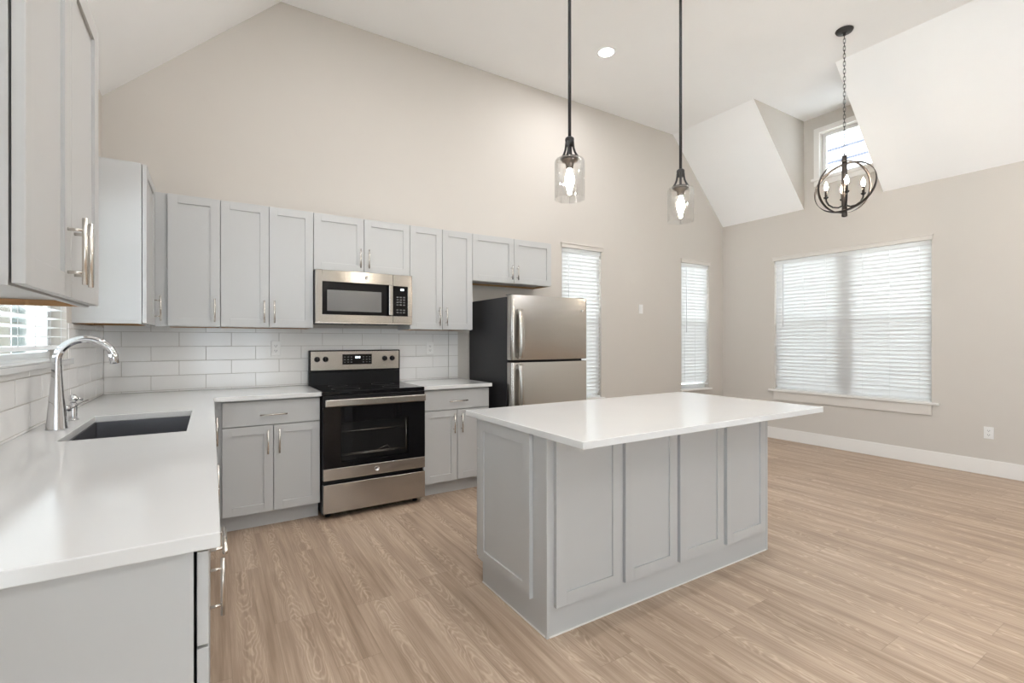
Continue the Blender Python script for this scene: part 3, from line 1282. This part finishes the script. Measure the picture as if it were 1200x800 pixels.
# ------------------------------------------------------------------ island
B0, B1, BY0, BY1 = 1.8831, 3.5743, -2.6419, -2.0562
IZ = .914
isl = thing('kitchen_island', 'grey panelled kitchen island cabinet standing on the plank floor', 'island', ((B0 + B1) / 2, -2.33, 0))
top = IZ - .0305
m = MB()
m.box(B0, B1, BY0, BY1, .0004, .118)
m.box(B0, B1, BY0, -2.004, .118, top)
m.build('carcass', M['cab'], isl, bevel=.001)
m = MB()
m.box(B0 - .004, B0 + .010, BY0 - .004, BY0 + .010, .0004, top)
m.box(B1 - .010, B1 + .004, BY0 - .004, BY0 + .010, .0004, top)
m.build('corner_trim', M['cab'], isl, bevel=.0015)
m = MB()
m.box(B0 - .004, B0 - .0003, BY0 + .012, BY1 - .002, .0004, .007)
m.box(B0 + .012, B1 - .012, BY0 - .004, BY0 - .0003, .0004, .007)
m.build('base_bead', M['trim'], isl)
FI = faceY(BY0)
for a, b in ((1.919, 2.312), (2.338, 2.712), (2.737, 3.110), (3.141, 3.531)):
    shaker(FI, a, b, .130, .872, isl, name='panel', w=.0004)
FIL = faceXb(B0)
shaker(FIL, -2.535, -2.042, .130, .878, isl, name='end_panel', w=.0004)
FIR = Frame((B1, 0, 0), (0, 1, 0), (1, 0, 0))
shaker(FIR, -2.535, -2.042, .130, .878, isl, name='end_panel', w=.0004)
FIB = faceYb(-2.004)
n_ = 4
wd_ = (B1 - B0) / n_
for i in range(n_):
    a, b = B0 + i * wd_ + GAP, B0 + (i + 1) * wd_ - GAP
    dwr = slab(FIB, a, b, .715, .875, isl)
    handle(FIB, (a + b) / 2, .79, .17, False, dwr)
    do = shaker(FIB, a, b, .122, .709, isl)
    handle(FIB, b - .034 if i % 2 == 0 else a + .034, .60, .165, True, do)
m = MB()
m.box(1.8455, 3.6659, -2.9274, -1.9284, IZ - .030, IZ)
tag(m.build('island_worktop', M['quartz'], bevel=.0025), 'white quartz slab worktop overhanging the kitchen island', 'countertop')

# ------------------------------------------------------------------ pendants
px_, py_ = 2.189, -2.42


def pendant():
    p = thing('pendant_light', 'clear glass pendant hanging over the left end of the island', 'pendant lamp', (px_, py_, 2.018), 'pendant lamps over the island')
    c = (px_, py_, 0)
    zc = H - .0006
    m = MB()
    m.lathe([(0, zc), (.062, zc), (.064, zc - .006), (.060, zc - .022), (.02, zc - .026), (.012, zc - .045), (0, zc - .045)], c, 32)
    m.build('canopy', M['iron'], p)
    m = MB()
    m.tube([(px_, py_, zc - .03), (px_, py_, 2.325)], .0085, 14)
    m.build('rod', M['iron'], p)
    m = MB()
    m.lathe([(0, 2.335), (.016, 2.335), (.022, 2.330), (.0235, 2.322), (.022, 2.312), (.018, 2.305), (.018, 2.29), (0, 2.29)], c, 24)
    for k in range(4):
        a_ = .62 + k * PI / 2
        ca, sa = math.cos(a_), math.sin(a_)
        pts = [(.018, 2.312), (.0195, 2.292), (.0225, 2.272), (.029, 2.254), (.038, 2.239), (.046, 2.228)]
        m.tube([(px_ + r * ca, py_ + r * sa, z) for r, z in pts], .0056, 10)
    m.tube([(px_, py_, 2.30), (px_, py_, 2.225)], .0050, 12)
    m.lathe([(0, 2.232), (.046, 2.232), (.048, 2.228), (.047, 2.222), (0, 2.222)], c, 32)
    m.build('yoke', M['iron'], p)
    m = MB()
    m.lathe([(0, 2.2215), (.044, 2.2215), (.040, 2.212), (.024, 2.205), (.021, 2.195), (.019, 2.185), (.017, 2.172), (0, 2.172)], c, 24)
    m.build('socket', M['bronze'], p)
    m = MB()
    t = .0022
    outer = [(.048, 2.2245), (.064, 2.224), (.0715, 2.2205), (.0757, 2.213), (.077, 2.203), (.077, 2.020)]
    inner = [(r - t, z - (t if i < 3 else 0)) for i, (r, z) in enumerate(outer)]
    m.lathe(outer + list(reversed(inner)), c, 48, closed=True)
    m.build('glass_shade', M['clear'], p)
    m = MB()
    m.lathe([(0, 2.173), (.013, 2.173), (.0135, 2.158), (.019, 2.142), (.0235, 2.125), (.0240, 2.112), (.021, 2.098), (.014, 2.078), (.0105, 2.060), (.008, 2.046), (0, 2.042)], c, 24)
    b = m.build('bulb', M['bulb'], p)
    return p


pn = pendant()
copy_thing(pn, (3.043, py_, 2.016), 'clear glass pendant hanging over the right end of the island')

# ------------------------------------------------------------------ chandelier
hx, hy = 5.441, -2.274
hz = 2.672
ch = thing('chandelier', 'black orb chandelier with four candle bulbs hanging on a chain', 'chandelier', (hx, hy, hz - .27))
c = (hx, hy, 0)
zc = H - .0006
m = MB()
m.lathe([(0, zc), (.068, zc), (.070, zc - .006), (.062, zc - .020), (.03, zc - .026), (.012, zc - .030), (.010, zc - .05), (0, zc - .05)], c, 32)
m.build('canopy', M['iron'], ch)
m = MB()
z = zc - .046
k = 0
ztop = hz + .305
n_ = int(round((z - ztop) / .034))
st_ = (z - ztop) / n_
for i in range(n_):
    zz = z - st_ * (i + .5)
    ax = (i % 2) * PI / 2 + .3
    ca, sa = math.cos(ax), math.sin(ax)
    pts = []
    hl = st_ * .5 + .0055
    for q in range(14):
        a_ = 2 * PI * q / 14
        rx = .0085 * math.cos(a_)
        rz = (hl - .0085) * (1 if math.sin(a_) > 0 else -1) * (abs(math.sin(a_)) > .05) + .0085 * math.sin(a_)
        pts.append((hx + rx * ca, hy + rx * sa, zz + rz))
    m.tube(pts, .0021, 6, closed=True)
m.build('chain', M['iron'], ch)
m = MB()
m.lathe([(0, hz + .300), (.006, hz + .300), (.007, hz + .285), (.020, hz + .28), (.021, hz + .25), (.021, hz - .24), (.022, hz - .245), (.022, hz - .262), (.010, hz - .268), (0, hz - .27)], c, 20)
m.build('centre_column', M['bronze'], ch)


def band(name, R, axis, w_=.030, t_=.004):
    m = MB()
    m.lathe([(R, -w_ / 2), (R, w_ / 2), (R - t_, w_ / 2), (R - t_, -w_ / 2)], (hx, hy, hz), 72, axis=axis, closed=True)
    return m.build(name, M['bronze'], ch)


vd = Vector((hx - .6434, hy + 4.3353, 0)).normalized()     # from the doorway side of the kitchen
rt = Vector((vd.y, -vd.x, 0))
up = Vector((0, 0, 1))
band('orb_band', .243, (vd * .88 + rt * .34 - up * .30))
band('orb_band', .229, (vd * .80 - rt * .52 + up * .12))
for k in range(4):
    d = (rt * math.cos(k * PI / 2 + .12) + vd * math.sin(k * PI / 2 + .12))
    m = MB()
    pr = [(.012, -.165), (.045, -.178), (.085, -.170), (.118, -.145), (.135, -.11), (.138, -.085)]
    m.tube([Vector((hx, hy, hz + z)) + d * r for r, z in pr], .0075, 10)
    e = Vector((hx, hy, hz)) + d * .138
    m.lathe([(0, -.088), (.010, -.088), (.020, -.078), (.021, -.073), (0, -.073)], e, 20)
    arm = m.build('arm', M['iron'], ch)
    m = MB()
    m.lathe([(0, -.074), (.0105, -.074), (.0105, -.015), (.008, -.013), (0, -.013)], e, 16)
    m.build('candle_sleeve', M['bronze'], arm)
    m = MB()
    m.lathe([(0, -.013), (.008, -.012), (.0145, .004), (.0165, .018), (.0140, .034), (.008, .050), (.003, .062), (0, .066)], e, 20)
    m.build('candle_bulb', M['candle_bulb'], arm)

# ------------------------------------------------------------------ recessed lamps
def downlight(x, y, label, group='recessed ceiling lamps'):
    t = thing('recessed_light', label, 'ceiling light', (x, y, H - .006), group)
    m = MB()
    z = H - .0006
    m.lathe([(.072, z), (.094, z), (.094, z - .004), (.078, z - .006), (.072, z - .004)], (x, y, 0), 40, closed=True)
    m.build('trim_ring', M['ceiling'], t)
    m = MB()
    m.lathe([(0, z), (.0715, z), (.0715, z - .003), (0, z - .003)], (x, y, 0), 40)
    m.build('lens', M['lens'], t)
    d = bpy.data.lights.new('recessed_lamp', 'AREA')
    d.shape = 'DISK'
    d.size = .14
    d.energy = CAN_W
    d.color = (.97, .98, 1.0)
    o = bpy.data.objects.new('recessed_lamp', d)
    COL.objects.link(o)
    o.location = (x, y, H - .012)
    return t


downlight(3.865, -.902, 'round white recessed light glowing in the flat ceiling')
for x, y in ((1.65, -1.75), (1.2, -3.6), (3.865, -3.6), (5.4, -4.9), (1.6, -6.4), (3.865, -6.4)):  # unseen lamps added overhead for fill light
    downlight(x, y, 'unseen round white recessed light added to the ceiling for fill')


# ------------------------------------------------------------------ outlets and switch
def outlet(label, F, u, v, w):
    t = thing('wall_outlet', label, 'outlet', F(u, v, w), 'white duplex outlets')
    m = MB()
    m.fbox(F, u - .036, u + .036, v - .058, v + .058, w + .0003, w + .006)
    pl = m.build('cover_plate', M['plastic'], t, bevel=.003)
    for s in (-.02, .02):
        m = MB()
        m.fbox(F, u - .0165, u + .0165, v + s - .014, v + s + .014, w + .0055, w + .008)
        rc = m.build('receptacle', M['plastic'], pl, bevel=.004)
        m = MB()
        m.fbox(F, u - .0085, u - .006, v + s - .003, v + s + .008, w + .0078, w + .0083)
        m.fbox(F, u + .006, u + .0085, v + s - .003, v + s + .008, w + .0078, w + .0083)
        m.fbox(F, u - .0025, u + .0025, v + s - .010, v + s - .005, w + .0078, w + .0083)
        m.build('slots', M['slot'], rc)
    return t


outlet('white duplex outlet on the tiles left of the range', FB, 1.086, 1.240, .0103)
outlet('white duplex outlet on the tiles right of the range', FB, 2.420, 1.229, .0103)
outlet('white duplex outlet low on the right wall near the baseboard', FR, -2.846, .408, 0)
sw = thing('light_switch', 'small white switch plate on the back wall between the two narrow windows', 'switch', (5.30, 0, 1.705))
m = MB()
m.fbox(FB, 5.264, 5.336, 1.647, 1.763, .0003, .006)
pl = m.build('cover_plate', M['plastic'], sw, bevel=.003)
m = MB()
m.fbox(FB, 5.284, 5.316, 1.672, 1.738, .0055, .009)
m.build('rocker', M['plastic'], sw, bevel=.002)

# ------------------------------------------------------------------ outside
t = thing('neighboring_house', 'pale lap sided house seen through the dormer window', 'house', (XW + 6.0, -1.0, -.30))
m = MB()
x = XW + 5.0
m.box(x + .02, x + 4, -4.5, 3.0, -.30, 5.8)
m.build('house_wall', M['siding'], t)
m = MB()
z = -.28
while z < 5.6:
    m.prism([(x + .019, -4.5, z), (x - .012, -4.5, z), (x + .012, -4.5, z + .27), (x + .019, -4.5, z + .27)], (0, 7.5, 0))
    z += .27
m.build('lap_siding', M['siding'], t)
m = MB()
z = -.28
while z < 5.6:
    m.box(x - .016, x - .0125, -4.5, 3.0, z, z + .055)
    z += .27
m.build('painted_lap_shade', M['lap_shade'], t)  # dark strips paint the shade line under each lap
m = MB()
m.prism([(x - .3, -4.8, 5.8), (x + 4.4, -4.8, 5.8), (x + 2, -4.8, 6.5)], (0, 8.1, 0))
m.build('roof', M['shingle'], t)

FY = 3.2
fe = thing('yard_fence', 'mixed board fence outside seen through the window over the sink', 'fence', (-2.2, FY, -.30))
m = MB()
x = -4.6
while x < -.30:
    w_ = rnd.choice((.06, .09, .12))
    m.box(x, x + w_, FY, FY + .018 + rnd.uniform(0, .012), -.28, 2.3 + rnd.uniform(-.02, .02))
    x += w_ + rnd.choice((.008, .012, .03))
m.build('boards', M['fence'], fe)
m = MB()
for z in (.1, 1.0, 1.9):
    m.box(-4.6, -.32, FY + .035, FY + .08, z, z + .09)
m.build('rail', M['fence'], fe)
for x in (-4.5, -2.4, -.6):
    m = MB()
    m.box(x, x + .09, FY + .08, FY + .17, -.30, 2.2)
    m.build('post', M['fence'], fe)
